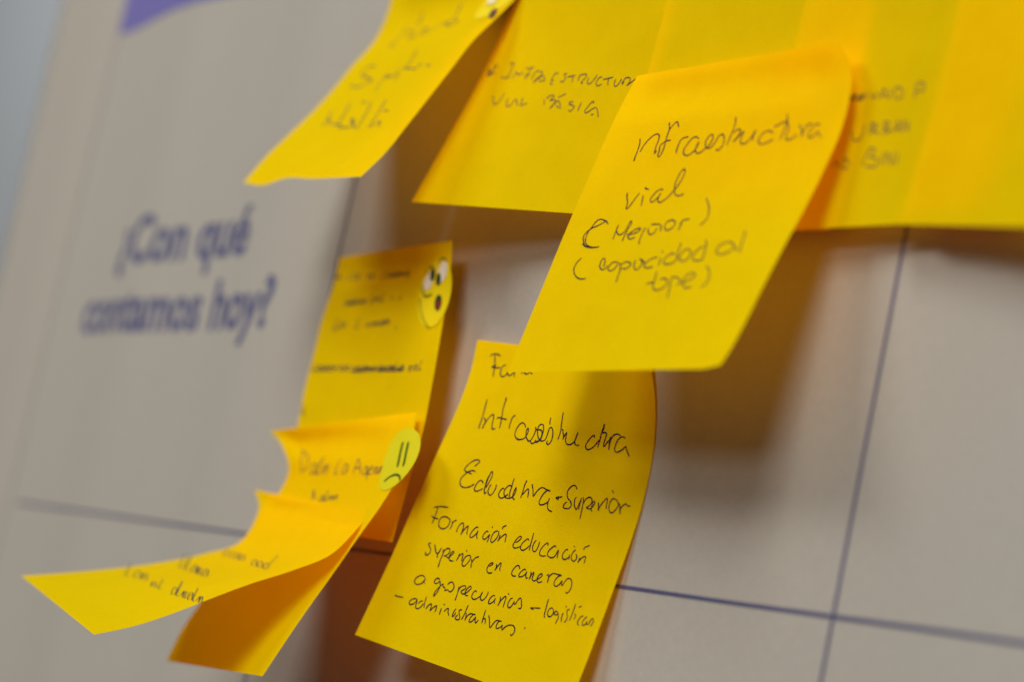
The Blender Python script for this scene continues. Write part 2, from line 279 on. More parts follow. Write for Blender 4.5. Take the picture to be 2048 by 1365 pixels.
DATA['text']['C'] = [
 [
  [0.296,1658,2573,1742,2733,1790,2981,1800,3183,1824,3315],
  [0.295,1800,3254,1824,3315],
  [0.295,1925,3016,1966,2825,2093,2605,2269,2468,2399,2450,2500,2521,2548,2667,2554,2871,2615,3114],
  [0.292,2615,3114,2670,2996],
  [0.294,2721,2088,2843,2333,2854,2518,2898,2744,2942,2987,2924,3166,2884,3214,2803,3171,2794,3041,2728,2858,2802,2770,2931,2705,3111,2684],
  [0.294,2721,2088,2751,2183],
  [0.293,2846,2333,2930,2194,3052,2082,3229,2263],
  [0.289,3604,3132,3546,3012,3540,2813,3555,2694,3683,2630,3839,2618],
  [0.287,4341,2701,4171,2634,4049,2658,3929,2830,3866,3025,3923,3145,4076,3219,4196,3194,4328,3102,4383,2967,4391,2792],
  [0.287,4391,2792,4361,2928,4387,3065,4528,3168,4683,3116,4788,3023],
  [0.285,4788,3023,4877,2949,4923,2796,4916,2659,4853,2588,4729,2631,4680,2785,4742,2943,4828,3025],
  [0.285,4828,3025,5008,2993,5091,2862,5145,2670,5266,2599,5397,2702,5469,2859,5448,3031,5360,3104,5250,3071],
  [0.284,5584,2088,5656,2273,5668,2464,5653,2694,5643,2962],
  [0.283,5726,2583,5836,2492,5968,2498,5999,2615,5922,2764,5853,2876],
  [0.282,5869,2857,5997,2710,6145,2546],
  [0.282,6145,2546,6134,2679,6148,2850,6253,2950,6415,2919,6524,2792,6622,2532],
  [0.28,6622,2532,6604,2701,6601,2795,6684,2855],
  [0.278,7361,2662,7262,2611,7104,2594,6945,2680,6880,2845,7005,2982,7159,2988,7346,2922,7483,2853],
  [0.278,7324,2475,7460,2445,7648,2363,7783,2334],
  [0.278,7693,2115,7788,2317,7772,2534,7769,2737,7746,2884],
  [0.277,7791,2353,7923,2542,7945,2745,7988,2876,8098,2899,8242,2850,8360,2746],
  [0.275,8298,2452,8421,2567,8548,2737,8555,2846],
  [0.274,8570,2828,8569,2629,8635,2505,8806,2452],
  [0.273,9137,2504,8946,2503,8831,2624,8812,2785,8884,2879,9026,2831,9134,2710],
  [0.272,9125,2692,9227,2804,9342,2890],
 ],
 [
  [0.292,2169,4337,2247,4478,2381,4641,2468,4862,2577,4745,2647,4548,2746,4352],
  [0.292,2183,4357,2256,4479],
  [0.289,2955,4437,3017,4598,3078,4778],
  [0.29,2907,4168,2890,4207,3087,4252],
  [0.287,3739,4300,3685,4259,3543,4295,3409,4430,3372,4587,3453,4669,3568,4632,3673,4496,3707,4378],
  [0.287,3707,4378,3686,4516,3736,4636,3853,4689,4018,4604,4149,4469,4210,4353],
  [0.285,4210,4353,4300,4197,4357,3943,4345,3727,4282,3646,4196,3683,4139,3897,4154,4095,4240,4294,4358,4435,4521,4499,4687,4464,4743,4426],
 ],
 [
  [0.291,1920,5328,1808,5245,1628,5191,1437,5167,1303,5234,1227,5392,1150,5550,1146,5730,1206,5871,1332,5973,1559,6048,1783,6073,1973,6047],
  [0.292,1749,5244,1500,5358,1236,5452,1072,5568,1012,5707,1102,5849,1254,5992,1542,6068,1956,6066],
  [0.293,1100,5939,1310,6033,1629,6064],
  [0.289,2475,5828,2455,5619,2437,5369],
  [0.29,2437,5369,2448,5519,2598,5662,2728,5685,2835,5627,2888,5489,2917,5271,2954,5262,3000,5333,2959,5511,2945,5709,2946,5908],
  [0.287,3048,5692,3266,5677,3472,5602,3547,5524,3456,5492,3273,5557,3122,5673,3130,5773,3284,5836,3476,5781],
  [0.285,3734,5489,3709,5707,3729,5866,3785,6016],
  [0.285,3924,5394,4163,5380,4385,5424,4451,5525,4476,5625],
  [0.285,3876,5492,3941,5613,4106,5716,4236,5659,4270,5501],
  [0.282,4724,5274,4585,5311,4566,5449,4673,5570,4840,5574,4967,5478,4957,5339,4711,5254],
  [0.28,5245,5326,5256,5465,5239,5603],
  [0.28,5215,5444,5232,5306,5518,5254],
  [0.28,5808,4605,6146,4963,6246,5261,6084,5473],
 ],
 [
  [0.292,1363,6394,1240,6531,1203,6710,1308,6872,1522,7016,1776,7081,2007,7065],
  [0.287,2608,6708,2582,6578,2503,6456,2401,6434,2377,6534,2408,6674,2577,6797,2713,6779,2783,6661],
  [0.285,3160,6569,2984,6566,2872,6663,2862,6782,3019,6845,3173,6769,3228,6630],
  [0.285,3189,6570,3358,6653,3461,6854,3491,7033,3527,7222],
  [0.285,3372,6673,3488,6586,3749,6591,3837,6683,3729,6780,3502,6785],
  [0.283,3963,6526,4010,6686,4159,6828,4277,6791,4344,6633,4125,6470],
  [0.28,4892,6447,4693,6482,4501,6617,4454,6715],
  [0.282,4195,6491,4457,6636,4508,6756,4692,6779,4905,6764],
  [0.279,5074,6471,5097,6590,5126,6719],
  [0.28,4985,6251,5053,6312],
  [0.278,5599,6353,5433,6349,5299,6436,5265,6593,5407,6685,5616,6670,5778,6584,5809,6467],
  [0.278,5656,6008,5680,6187,5730,6386,5835,6546],
  [0.276,6076,6216,5939,6252,5880,6409,5945,6549,6087,6601,6245,6555,6302,6438,6278,6319,6069,6206],
  [0.274,6730,6162,6589,6188,6481,6304,6451,6461,6557,6582,6752,6596,6921,6570],
  [0.275,6671,5934,6804,6153,6869,6372,6933,6590],
  [0.27,8028,6202,7831,6060,7608,6035,7400,6109,7309,6244,7427,6384,7658,6419,7886,6336,8041,6222,8210,6324],
  [0.271,8117,5693,8202,5931,8260,6168,8353,6386],
 ],
 [
  [0.278,5166,6908,5228,7087,5274,7285,5337,7424,5531,7507,5729,7471,5874,7356,5837,7217,5646,7134,5477,7171],
  [0.278,4976,7299,5120,7262,5304,7246],
  [0.275,5966,7121,6016,7280,6104,7498,6202,7774],
  [0.275,5953,7101,6146,7105,6404,7209,6483,7289,6337,7355],
  [0.273,6551,7310,6758,7216,6938,7082,6845,6982,6669,6998,6542,7133,6578,7310,6711,7431,6915,7454,7011,7397],
  [0.272,7239,6774,7449,6935,7579,7134,7577,7330,7454,7465],
 ],
]
DATA['text']['B'] = [
 [
  [0.28,545,4708,535,4940,492,5171,396,5236],
  [0.279,396,5236,475,5053,753,4838],
  [0.28,226,4920,397,5072,492,5171],
  [0.279,473,5193,588,5106,845,5157],
  [0.28,242,4991,624,5249],
  [0.28,299,5159,606,5178],
  [0.277,1407,4859,1497,4808,1695,4833],
  [0.276,1638,4829,1641,5011,1665,5195,1637,5353],
  [0.277,1246,5308,1498,5357,1740,5324],
  [0.275,1957,5405,1996,5260,1986,5145,2127,5245,2318,5267,2420,5160],
  [0.274,2490,5053,2709,5066,2949,5059],
  [0.273,2738,5057,2752,5236,2715,5491],
  [0.273,2577,5338,2725,5301,2862,5298],
  [0.272,3100,5500,3081,5366,3114,5257],
  [0.272,3086,5321,3155,5215,3364,5217,3542,5281,3558,5414,3364,5536,3245,5618],
  [0.271,3245,5618,3431,5429,3600,5373,3761,5468,3860,5572],
  [0.27,3568,5590,3853,5561],
  [0.268,4458,5366,4385,5329,4273,5366,4215,5492,4227,5623,4265,5711,4379,5706],
  [0.269,4201,5579,4356,5586],
  [0.267,4939,5392,4786,5384,4864,5462,4949,5552,4904,5645,4707,5646],
  [0.266,5019,5502,5210,5491,5423,5460],
  [0.266,5327,5465,5345,5614,5377,5700],
  [0.265,5664,5483,5667,5609,5682,5694],
  [0.265,5643,5503,5781,5458,6020,5481,6010,5584,5902,5683,5859,5754,5963,5738],
  [0.263,6175,5593,6187,5738,6285,5804,6416,5749,6514,5630,6582,5510],
  [0.261,6883,5607,6781,5592,6688,5659,6664,5801,6734,5876,6883,5862,6959,5824],
  [0.261,6952,5682,7194,5663,7457,5625],
  [0.26,7238,5625,7243,5766,7307,5900],
  [0.259,7604,5703,7590,5842,7647,5934,7775,5910,7867,5775,7895,5697],
  [0.258,7967,5859,7993,5780,8016,5900,8043,5822,8029,5723],
  [0.258,8029,5723,8105,5687,8257,5684,8342,5737,8309,5873,8246,5940],
  [0.257,8246,5940,8393,5857,8614,5730],
 ],
 [
  [0.276,1327,6007,1485,6198,1642,6342,1784,6278,1860,6097,1894,5927],
  [0.273,2231,6134,2258,6272,2329,6421],
  [0.273,2329,6421,2502,6427,2624,6262,2700,6174,2845,6314,2931,6417],
  [0.271,3033,6142,3070,6299,3094,6411,3249,6394,3409,6333],
  [0.268,4250,6230,4302,6340,4335,6449],
  [0.268,4321,6211,4468,6130,4655,6116,4715,6161,4633,6243,4567,6295,4719,6279,4896,6306,4815,6442,4718,6579],
  [0.266,4718,6579,4847,6443,5027,6310,5147,6410,5284,6594],
  [0.265,5016,6459,5092,6536,5201,6560],
  [0.266,4948,6201,5092,6143,5286,6086],
  [0.263,5807,6367,5615,6393,5645,6446,5860,6494,5946,6538,5908,6642,5810,6691,5702,6637],
  [0.262,6233,6401,6210,6566,6204,6701],
  [0.261,6854,6462,6848,6390,6754,6418,6639,6557,6557,6699,6605,6762,6754,6724,6894,6636,7054,6589],
  [0.26,7069,6589,7190,6714,7319,6919],
  [0.26,6918,6840,7041,6812],
 ],
]
DATA['text']['A'] = [
 [
  [0.398,1839,1926,1952,2314,1974,2685,2080,2936,2484,3068,2503,2867],
  [0.395,2373,2286,2936,2274,3124,2476,3121,2665,3596,2684,3891,2528,3800,2258,4215,2341,4415,2590,4041,2546],
  [0.386,4664,2544,5021,2247,5452,2106,5816,2110,6412,2160,6539,2352,6221,2428,5422,2179],
  [0.396,2547,1358,2637,1593,2755,2009],
  [0.386,5364,1211,5453,1419,5742,1950],
 ],
 [
  [0.39,2626,4121,1894,4079,1783,4333,2020,4546,2511,4559],
  [0.39,2400,4623,3418,4914,3158,4963,2613,5136,1590,4997],
  [0.381,4438,4943,4376,4715,4706,4859,4452,4907],
  [0.38,4706,4859,5183,4835,5312,4558],
  [0.378,5493,4505,6135,4610,5900,4621],
  [0.375,6135,4610,6799,4645,6900,4442,6975,4592],
  [0.38,5442,3607,5640,4011,5820,4468],
  [0.37,7488,4612,7951,4644],
  [0.378,5468,4720,5662,5177],
  [0.381,4424,4978,4599,5590],
 ],
 [
  [0.435,2671,7227,2347,6749,2027,6315],
  [0.437,2432,6801,3016,7023,2925,7152],
  [0.436,3151,5968,3558,6615,3988,7263],
  [0.432,3344,7135,4311,7283,4317,7475],
  [0.426,4458,7379,5258,7340,5144,7076,4678,6959,5707,7450],
  [0.426,5173,6142,5665,6856,5994,7550],
  [0.421,6342,6116,6644,6759,6916,7518],
  [0.414,7064,7526,7448,7223,7736,7522],
  [0.417,6974,6701,7433,6735],
  [0.431,4175,6057,4677,6099],
 ],
]
DATA['text']['D'] = [
 [
  [0.357,48,887,132,790,431,845,561,936],
  [0.357,48,847,560,891],
  [0.353,1324,536,1218,789,1174,985,1343,963],
  [0.351,1756,797,1639,766,1523,874,1581,984,1715,942,1785,788,1766,973],
  [0.351,1897,877,2084,823,1991,769,1863,875,1930,986,2090,950],
  [0.347,2808,921,3019,874,2911,830,2774,919,2850,1009,3025,984],
  [0.346,3192,920,3402,873,3296,830,3159,919,3233,1008,3407,983],
  [0.342,4362,727,4251,886,4180,1052,4396,1034],
  [0.34,4901,895,4744,868,4609,960,4667,1051,4841,1013,4920,886,4895,1043,5302,896,5156,870,5010,961,5077,1051,5240,1013,5331,888,5294,1043,5698,897,5556,872,5419,962,5473,1052,5646,1014,5727,889,5696,1039,5840,886,5792,1048,5964,887,6040,900,6008,1049,6255,961,6466,917,6372,871,6213,959,6285,1048,6470,1021],
  [0.333,6614,965,6486,1183],
 ],
 [
  [0.349,1910,1860,1742,1841,1636,1916,1734,1987,1895,1956,1940,1857,1957,1980,2316,1855,2152,1836,2044,1910,2141,1981,2301,1950,2346,1851,2361,1974,2720,1850,2557,1831,2449,1905,2543,1975,2702,1944,2749,1846,2761,1968],
  [0.345,3121,1845,2959,1826,2850,1899,2942,1969,3101,1938,3150,1841,3160,1963,3303,1895,3498,1857,3380,1822,3260,1894,3361,1964,3535,1943],
  [0.342,3976,1641,3901,1785,3873,1966,4096,1942,4326,1782,4324,1958,4458,1777,4551,1811,4556,1952],
  [0.339,4870,1642,4793,1771,4758,1950,4977,1926],
  [0.336,5576,1806,5842,1923],
  [0.333,6207,1956,6467,1793],
 ],
 [
  [0.35,1482,2469,1367,2692,1303,2914,1615,2876,1961,2666,1939,2886,2149,2660,2265,2682,2270,2873],
  [0.343,3336,2502,3238,2687,3177,2898,3425,2856],
  [0.34,4095,2723,4072,2867,4213,2716,4295,2718,4290,2858],
  [0.339,4490,2704,4466,2847,4607,2697,4682,2708,4682,2838,4881,2685,4857,2827,4997,2678,5074,2693,5072,2818,5523,2658,5367,2642,5249,2728,5323,2805,5482,2763,5539,2650,5532,2786],
  [0.334,5682,2706,5885,2657,5772,2624,5645,2709,5725,2781,5897,2749],
  [0.331,6471,2913,6582,2950],
 ],
 [
  [0.351,359,4188,273,4325,229,4493,474,4474,1045,4326,858,4300,714,4396,815,4490,1013,4448,1068,4313,1083,4475,1527,4320,1343,4294,1199,4389,1298,4482,1484,4441,1553,4311,1552,4467,1732,4381,1974,4331,1843,4287,1690,4382,1797,4475,2008,4442,2166,4304,2161,4473,2311,4303,2396,4325,2405,4467],
  [0.343,2680,4372,2918,4323,2781,4279,2629,4373,2733,4465,2950,4433,3136,4366,3373,4316,3247,4273,3096,4366,3198,4458,3403,4426],
  [0.338,3977,4335,3811,4306,3677,4411,3754,4515,3930,4471,4002,4327,3996,4501,4154,4404,4374,4351,4257,4299,4114,4404,4209,4508,4401,4476,4823,4323,4661,4293,4527,4398,4601,4501,4775,4457,4848,4314,4839,4487],
  [0.335,4973,4309,4950,4494,5100,4309,5174,4339,5165,4493,5390,4303,5366,4487,5516,4303,5595,4307,5578,4486],
  [0.331,5823,4378,6038,4326,5927,4275,5785,4378,5873,4480,6059,4449,6212,4291,6186,4474,6336,4291,6404,4333,6394,4472,6877,4293,6722,4264,6590,4366,6657,4467,6825,4423,6901,4284,6885,4453,7128,4145,7040,4279,6982,4460,7187,4438,7675,4281,7522,4252,7391,4353,7455,4453,7621,4411,7699,4273,7680,4439],
  [0.339,3589,4433,4310,4473,4738,4349,5749,4421,6649,4311,7630,4410],
  [0.339,3674,4498,4768,4405,6236,4440,7640,4431],
  [0.323,8109,4350,8313,4291,8205,4254,8075,4354,8149,4441,8324,4402],
  [0.322,8492,4327,8694,4269,8597,4232,8458,4332,8531,4418,8713,4380],
  [0.32,8974,4070,8877,4231,8821,4400,9016,4370],
 ],
 [
  [0.363,94,6092,246,5954,454,6172,145,5731],
 ],
]
DATA['text']['H'] = [
 [
  [0.304,1250,1400,1132,1875,1234,2508],
  [0.304,1213,1463,1692,1777,1814,2212,1234,2508],
  [0.298,2599,2223,2408,2147,2140,2357,2243,2573,2484,2499,2640,2198,2577,2564,3162,1867,2850,2208,2730,2585,3032,2556,3396,2229,3360,2605,3568,2233,3685,2260,3680,2615],
  [0.292,4677,1969,4472,2256,4429,2607,4704,2574],
  [0.289,5360,2294,5148,2230,4971,2424,5120,2618,5335,2546,5393,2275,5427,2604],
  [0.286,6058,2633,6120,2050,6694,2643],
  [0.287,5969,2394,6491,2403],
  [0.283,7117,2406,6929,2359,6831,2524,6981,2688,7140,2622,7137,2392,7228,2670,7342,2524,7552,2438,7410,2354,7301,2523,7458,2682,7652,2635],
  [0.281,7722,2384,7810,2678,7853,2386,7958,2455,8052,2678,8169,2383,8262,2677,8296,2381,8395,2406,8496,2671],
  [0.283,7062,2414,7484,2877],
 ],
 [
  [0.293,3704,3556,3261,3177,3896,3535],
  [0.291,4569,3435,4376,3411,4343,3508,4522,3599,4652,3555,4588,3426,4740,3583,4619,3208,4731,3419,4858,3588,5049,3563,5132,3410,5281,3578,5258,3406,5369,3442,5509,3571,5546,3396,5692,3564,5670,3393,5747,3394,5918,3557],
 ],
]
DATA['text']['I'] = [
 [
  [0.251,1249,3403,1257,3305,603,3172,1162,3397,2169,3654,2271,3590],
  [0.249,2072,3448,2093,3354,1457,3224,1987,3442,2913,3675,3051,3628,2793,3353,2224,3262,2792,3485,3651,3715,3663,3634,2722,3323,3992,3708],
  [0.245,3543,3386,3035,3309,3532,3515,4366,3734,4412,3669,3522,3369,4690,3730],
  [0.239,5697,3583,5187,3505,5585,3694,6372,3904,6438,3840,5680,3567,6691,3896],
  [0.236,6484,3621,5993,3547,6365,3730,7120,3938,7181,3874,6469,3606,7442,3928],
  [0.234,7234,3779,7312,3698,6829,3595,7163,3775,7875,3967,8015,3921],
  [0.232,8078,3961,6988,3480,5883,2942],
 ],
 [
  [0.259,-1384,4050,888,4737,2500,5230,2752,5193,-272,4143,1797,4783,3320,5258,3574,5223,3269,4874,2668,4778,3262,5026,4254,5286,4290,5205,3200,4845,4630,5280,3475,4861,4895,5307,3747,4878,4016,4916,5293,5314,4924,4948,4369,4859,4888,5090,5789,5333,5839,5257,4865,4921,6150,5326],
 ],
 [
  [0.256,-853,6031,628,6500,1994,6923,2208,6837],
  [0.248,1927,6414,1379,6367,1948,6618,2821,6821,2807,6700,1909,6392,3125,6755],
  [0.247,2125,6366,3381,6752,2370,6354,2585,6357,3748,6709],
  [0.241,4267,6622,5116,6897,4497,6608,4804,6651,5504,6864],
  [0.241,4376,6293,5044,6560,5804,6831,6070,6772],
  [0.234,6751,6492,6365,6447,6757,6642,7411,6821,7403,6733,6740,6477,7640,6783,5658,6000,6919,6465,7828,6797,7971,6741,7457,6446,8357,6761,7627,6438,7735,6434,8620,6746,8399,6421,8036,6379,8372,6561,8972,6730,8987,6649,8391,6408,9202,6695],
  [0.232,7715,6056,8568,6397,9383,6709,9537,6658,9095,6382,9911,6679,9261,6374,9432,6396,10167,6665],
 ],
]
DATA['text']['E'] = [
 [
  [0.245,2986,6393,2883,6362,2806,6440,2860,6527,2962,6498,3005,6386,3002,6529,3104,6462,3240,6431,3166,6384,3075,6460,3136,6548,3255,6529,3520,6435,3411,6403,3335,6480,3389,6567,3496,6538,3531,6426,3536,6569],
  [0.244,3559,6350,3700,6545],
  [0.243,3817,6393,3970,6565,4057,6389],
  [0.241,4205,6606,4318,6319,4561,6610],
  [0.241,4246,6495,4477,6513],
  [0.24,4630,6615,4610,6319],
  [0.24,4825,6630,4784,6333,5076,6401,5135,6563,4902,6658],
  [0.237,5638,6669,5599,6286,5869,6308,5914,6490,5639,6491],
 ],
 [
  [0.243,3397,7396,3562,7636,3838,7630,3923,7224],
  [0.241,4147,7535,4161,7126],
  [0.24,4323,7547,4179,7264,4434,7304,4303,7409,4594,7541],
  [0.239,4733,7550,4677,7230,4903,7290,4739,7392,4995,7477,4767,7552],
  [0.238,5138,7554,5186,7242,5403,7548],
  [0.238,5163,7443,5359,7433],
  [0.237,5472,7553,5417,7235,5692,7522,5633,7228],
 ],
 [
  [0.243,2965,8339,3079,8183,3265,8378],
  [0.242,3410,8386,3411,8133,3630,8237,3625,8397,3410,8386],
  [0.24,4201,8359,4365,7913,4594,7972,4458,8146,4757,8208,4772,8413,4346,8376],
  [0.238,4936,8399,4959,8039],
  [0.237,5143,8410,5107,8070,5408,8402,5372,8063],
  [0.236,5579,8411,5563,8074],
 ],
]
DATA['stick']['D'] = {
 'c': [0.908,0.1787],
 'r': 9.1,
 'eye': [[9764,1142,9709,1255,9632,1351,9533,1422,9425,1460,9314,1463,9211,1429,9127,1362,9072,1268,9054,1155,9074,1035,9132,920,9222,821,9331,749,9450,710,9565,709,9663,745,9736,815,9778,911,9788,1024],[8737,1415,8694,1509,8622,1588,8531,1646,8427,1676,8320,1675,8221,1644,8138,1585,8082,1504,8057,1408,8071,1307,8119,1211,8198,1129,8299,1071,8410,1041,8520,1042,8615,1076,8690,1137,8737,1219,8754,1315]],
 'pupil': [[9393,1350,9391,1417,9372,1476,9336,1520,9287,1547,9229,1553,9168,1538,9110,1503,9061,1452,9023,1388,9007,1319,9007,1252,9031,1192,9071,1146,9123,1119,9183,1113,9243,1129,9299,1165,9345,1218,9377,1282],[8863,1157,8858,1229,8838,1293,8801,1341,8751,1370,8691,1377,8630,1360,8570,1322,8519,1267,8485,1198,8468,1124,8473,1051,8498,986,8539,937,8594,907,8655,901,8716,918,8772,957,8818,1014,8847,1083]],
 'mouth': [9723,2161,9716,2245,9684,2319,9630,2375,9561,2408,9481,2415,9399,2394,9324,2348,9261,2282,9217,2201,9196,2114,9201,2030,9232,1956,9286,1900,9357,1867,9438,1862,9521,1883,9598,1929,9661,1995,9704,2075],
 'tongue': [9689,2215,9685,2260,9666,2299,9633,2328,9590,2344,9541,2347,9492,2336,9447,2311,9409,2276,9383,2233,9371,2187,9375,2142,9394,2104,9427,2075,9470,2058,9519,2055,9569,2067,9616,2092,9654,2127,9679,2170],
 'line': [[0.358,9043,731,9237,609,9509,615,9718,723],[0.423,8044,1077,8243,888,8576,839],[0.48,8016,1507,8154,1765,8450,1901,8892,1832],[0.298,7989,1927,8308,2438,8845,2869,9158,2978]],
}
DATA['stick']['H'] = {
 'c': [0.955,0.203],
 'r': 9.5,
 'eye': [],
 'pupil': [],
 'mouth': [],
 'tongue': [],
 'line': [[0.859,9411,1443,9427,1931,9580,2438],[0.855,9813,1458,9861,1894,10025,2423],[0.567,9113,2964,9393,2795,9811,2735,10122,2793,10353,2938]],
}
DATA['stick']['A'] = {
 'c': [0.86,0.112],
 'r': 9.8,
 'eye': [[8365,1337,8404,1377,8413,1417,8386,1454,8325,1483,8236,1500,8127,1503,8009,1494,7893,1471,7795,1440,7723,1403,7682,1363,7678,1324,7712,1290,7778,1264,7869,1248,7977,1244,8090,1252,8199,1271,8294,1301]],
 'pupil': [],
 'mouth': [9724,2364,9744,2442,9731,2500,9677,2529,9592,2528,9484,2498,9364,2441,9244,2362,9134,2268,9049,2170,8991,2074,8975,1995,8992,1936,9045,1905,9126,1903,9230,1933,9345,1991,9463,2071,9572,2167,9661,2268],
 'tongue': [9579,2204,9593,2252,9587,2287,9561,2307,9518,2310,9463,2294,9399,2263,9335,2218,9275,2164,9226,2106,9193,2050,9182,2003,9189,1967,9215,1946,9257,1944,9312,1959,9372,1990,9436,2035,9494,2089,9542,2146],
 'line': [[0.372,8074,1667,8454,1620,8730,1434]],
}

# ------------------------------------------------------------------ materials
def mat(name, base, rough=0.6, spec=0.3):
    m = bpy.data.materials.new(name); m.use_nodes = True
    b = m.node_tree.nodes['Principled BSDF']
    b.inputs['Base Color'].default_value = (*base, 1)
    b.inputs['Roughness'].default_value = rough
    b.inputs['Specular IOR Level'].default_value = spec
    return m

def noise(nt, scale, detail, vec, rough=0.6):
    n = nt.nodes.new('ShaderNodeTexNoise'); n.inputs['Scale'].default_value = scale
    n.inputs['Detail'].default_value = detail; n.inputs['Roughness'].default_value = rough
    nt.links.new(vec, n.inputs['Vector']); return n

def vary(nt, base, fac_out, amount, target):
    mr = nt.nodes.new('ShaderNodeMapRange')
    mr.inputs[1].default_value = 0.25; mr.inputs[2].default_value = 0.75
    mr.inputs[3].default_value = 1 - amount; mr.inputs[4].default_value = 1 + amount
    nt.links.new(fac_out, mr.inputs[0])
    vm = nt.nodes.new('ShaderNodeVectorMath'); vm.operation = 'SCALE'
    vm.inputs[0].default_value = base
    nt.links.new(mr.outputs[0], vm.inputs['Scale'])
    nt.links.new(vm.outputs[0], target)
    return vm

def paper(name, base, trans, w):
    m = mat(name, base, 0.7, 0.02)
    nt = m.node_tree; N = nt.nodes; L = nt.links
    b = N['Principled BSDF']; out = N['Material Output']
    tc = N.new('ShaderNodeTexCoord')
    fine = noise(nt, 2600, 5, tc.outputs['Object'], 0.7)
    mott = noise(nt, 160, 4, tc.outputs['Object'], 0.6)
    mix = N.new('ShaderNodeMath'); mix.operation = 'MULTIPLY_ADD'
    L.new(fine.outputs[0], mix.inputs[0]); mix.inputs[1].default_value = 0.75
    h2 = N.new('ShaderNodeMath'); h2.operation = 'MULTIPLY'; h2.inputs[1].default_value = 0.25
    L.new(mott.outputs[0], h2.inputs[0]); L.new(h2.outputs[0], mix.inputs[2])
    vary(nt, base, mix.outputs[0], 0.12, b.inputs['Base Color'])
    # paper relief: fibres plus a slight cockle of the sheet
    bmp = N.new('ShaderNodeBump'); bmp.inputs['Strength'].default_value = 0.25; bmp.inputs['Distance'].default_value = 0.00006
    L.new(fine.outputs[0], bmp.inputs['Height'])
    cock = noise(nt, 32, 2, tc.outputs['Object'], 0.45)
    b2 = N.new('ShaderNodeBump'); b2.inputs['Strength'].default_value = 1.0; b2.inputs['Distance'].default_value = 0.0016
    L.new(cock.outputs[0], b2.inputs['Height']); L.new(bmp.outputs[0], b2.inputs['Normal'])
    L.new(b2.outputs[0], b.inputs['Normal'])
    t = N.new('ShaderNodeBsdfTranslucent'); t.inputs[0].default_value = (*trans, 1)
    L.new(b2.outputs[0], t.inputs['Normal'])
    ms = N.new('ShaderNodeMixShader'); ms.inputs[0].default_value = w
    L.new(b.outputs[0], ms.inputs[1]); L.new(t.outputs[0], ms.inputs[2]); L.new(ms.outputs[0], out.inputs[0])
    return m

M = {}
M['note'] = paper('yellow_note_paper', (0.98, 0.79, 0.0), (1.0, 0.39, 0.0), 0.52)
M['ink'] = mat('black_pen_ink', (0.014, 0.012, 0.02), 0.6, 0.08)
M['pencil'] = mat('thin_grey_pen_ink', (0.075, 0.062, 0.04), 0.6, 0.08)
M['stick_y'] = mat('yellow_sticker', (0.68, 0.535, 0.0), 0.5, 0.15)
M['stick_g'] = mat('green_yellow_sticker', (0.54, 0.49, 0.0), 0.5, 0.15)
M['white'] = mat('white_print', (0.72, 0.68, 0.6), 0.35, 0.4)
M['black'] = mat('black_print', (0.015, 0.03, 0.012), 0.35, 0.4)
M['olive'] = mat('dark_green_print', (0.045, 0.09, 0.0), 0.35, 0.4)
M['red'] = mat('red_print', (0.20, 0.02, 0.015), 0.35, 0.4)
M['blue'] = mat('blue_print', (0.095, 0.10, 0.19), 0.6, 0.12)
M['line'] = mat('grid_line_print', (0.060, 0.062, 0.15), 0.5, 0.3)
M['purple'] = mat('purple_print', (0.135, 0.125, 0.36), 0.5, 0.3)

def vinyl(name, base):
    m = mat(name, base, 0.5, 0.3)
    nt = m.node_tree; N = nt.nodes; L = nt.links; b = N['Principled BSDF']
    tc = N.new('ShaderNodeTexCoord')
    n1 = noise(nt, 700, 4, tc.outputs['Object'])
    vary(nt, base, n1.outputs[0], 0.05, b.inputs['Base Color'])
    bm = N.new('ShaderNodeBump'); bm.inputs['Strength'].default_value = 0.2; bm.inputs['Distance'].default_value = 0.00008
    L.new(n1.outputs[0], bm.inputs['Height']); L.new(bm.outputs[0], b.inputs['Normal'])
    return m
M['poster'] = vinyl('white_poster_vinyl', (0.343, 0.327, 0.299))
M['hem'] = vinyl('poster_hem_vinyl', (0.348, 0.326, 0.294))
M['wall'] = vinyl('grey_wall_paint', (0.78, 0.82, 0.86))

# ------------------------------------------------------------------ helpers
def mesh_obj(name, verts, faces, m, parent=None, smooth=True, origin=None):
    o0 = Vector(origin) if origin is not None else Vector((0, 0, 0))
    me = bpy.data.meshes.new(name)
    me.from_pydata([tuple(Vector(v) - o0) for v in verts], [], faces)
    me.update()
    if smooth:
        me.polygons.foreach_set('use_smooth', [True] * len(me.polygons))
    me.materials.append(m)
    o = bpy.data.objects.new(name, me); COL.objects.link(o)
    o.location = o0
    if parent is not None:
        o.parent = parent
        o.location = o0 - parent.location
    return o

def thing(name, loc, label, cat, group=None):
    o = bpy.data.objects.new(name, None); COL.objects.link(o)
    o.empty_display_size = 0.02
    o.location = loc; o['label'] = label; o['category'] = cat
    if group: o['group'] = group
    return o

def cr(C, v):
    n = len(C) - 1; x = min(max(v, 0), 1) * n; i = min(int(x), n - 1); t = x - i
    p1, p2 = C[i], C[i + 1]
    p0 = C[i - 1] if i > 0 else 2 * p1 - p2
    p3 = C[i + 2] if i + 2 <= n else 2 * p2 - p1
    return .5 * (2 * p1 + (p2 - p0) * t + (2 * p0 - 5 * p1 + 4 * p2 - p3) * t * t + (3 * p1 - p0 - 3 * p2 + p3) * t ** 3)

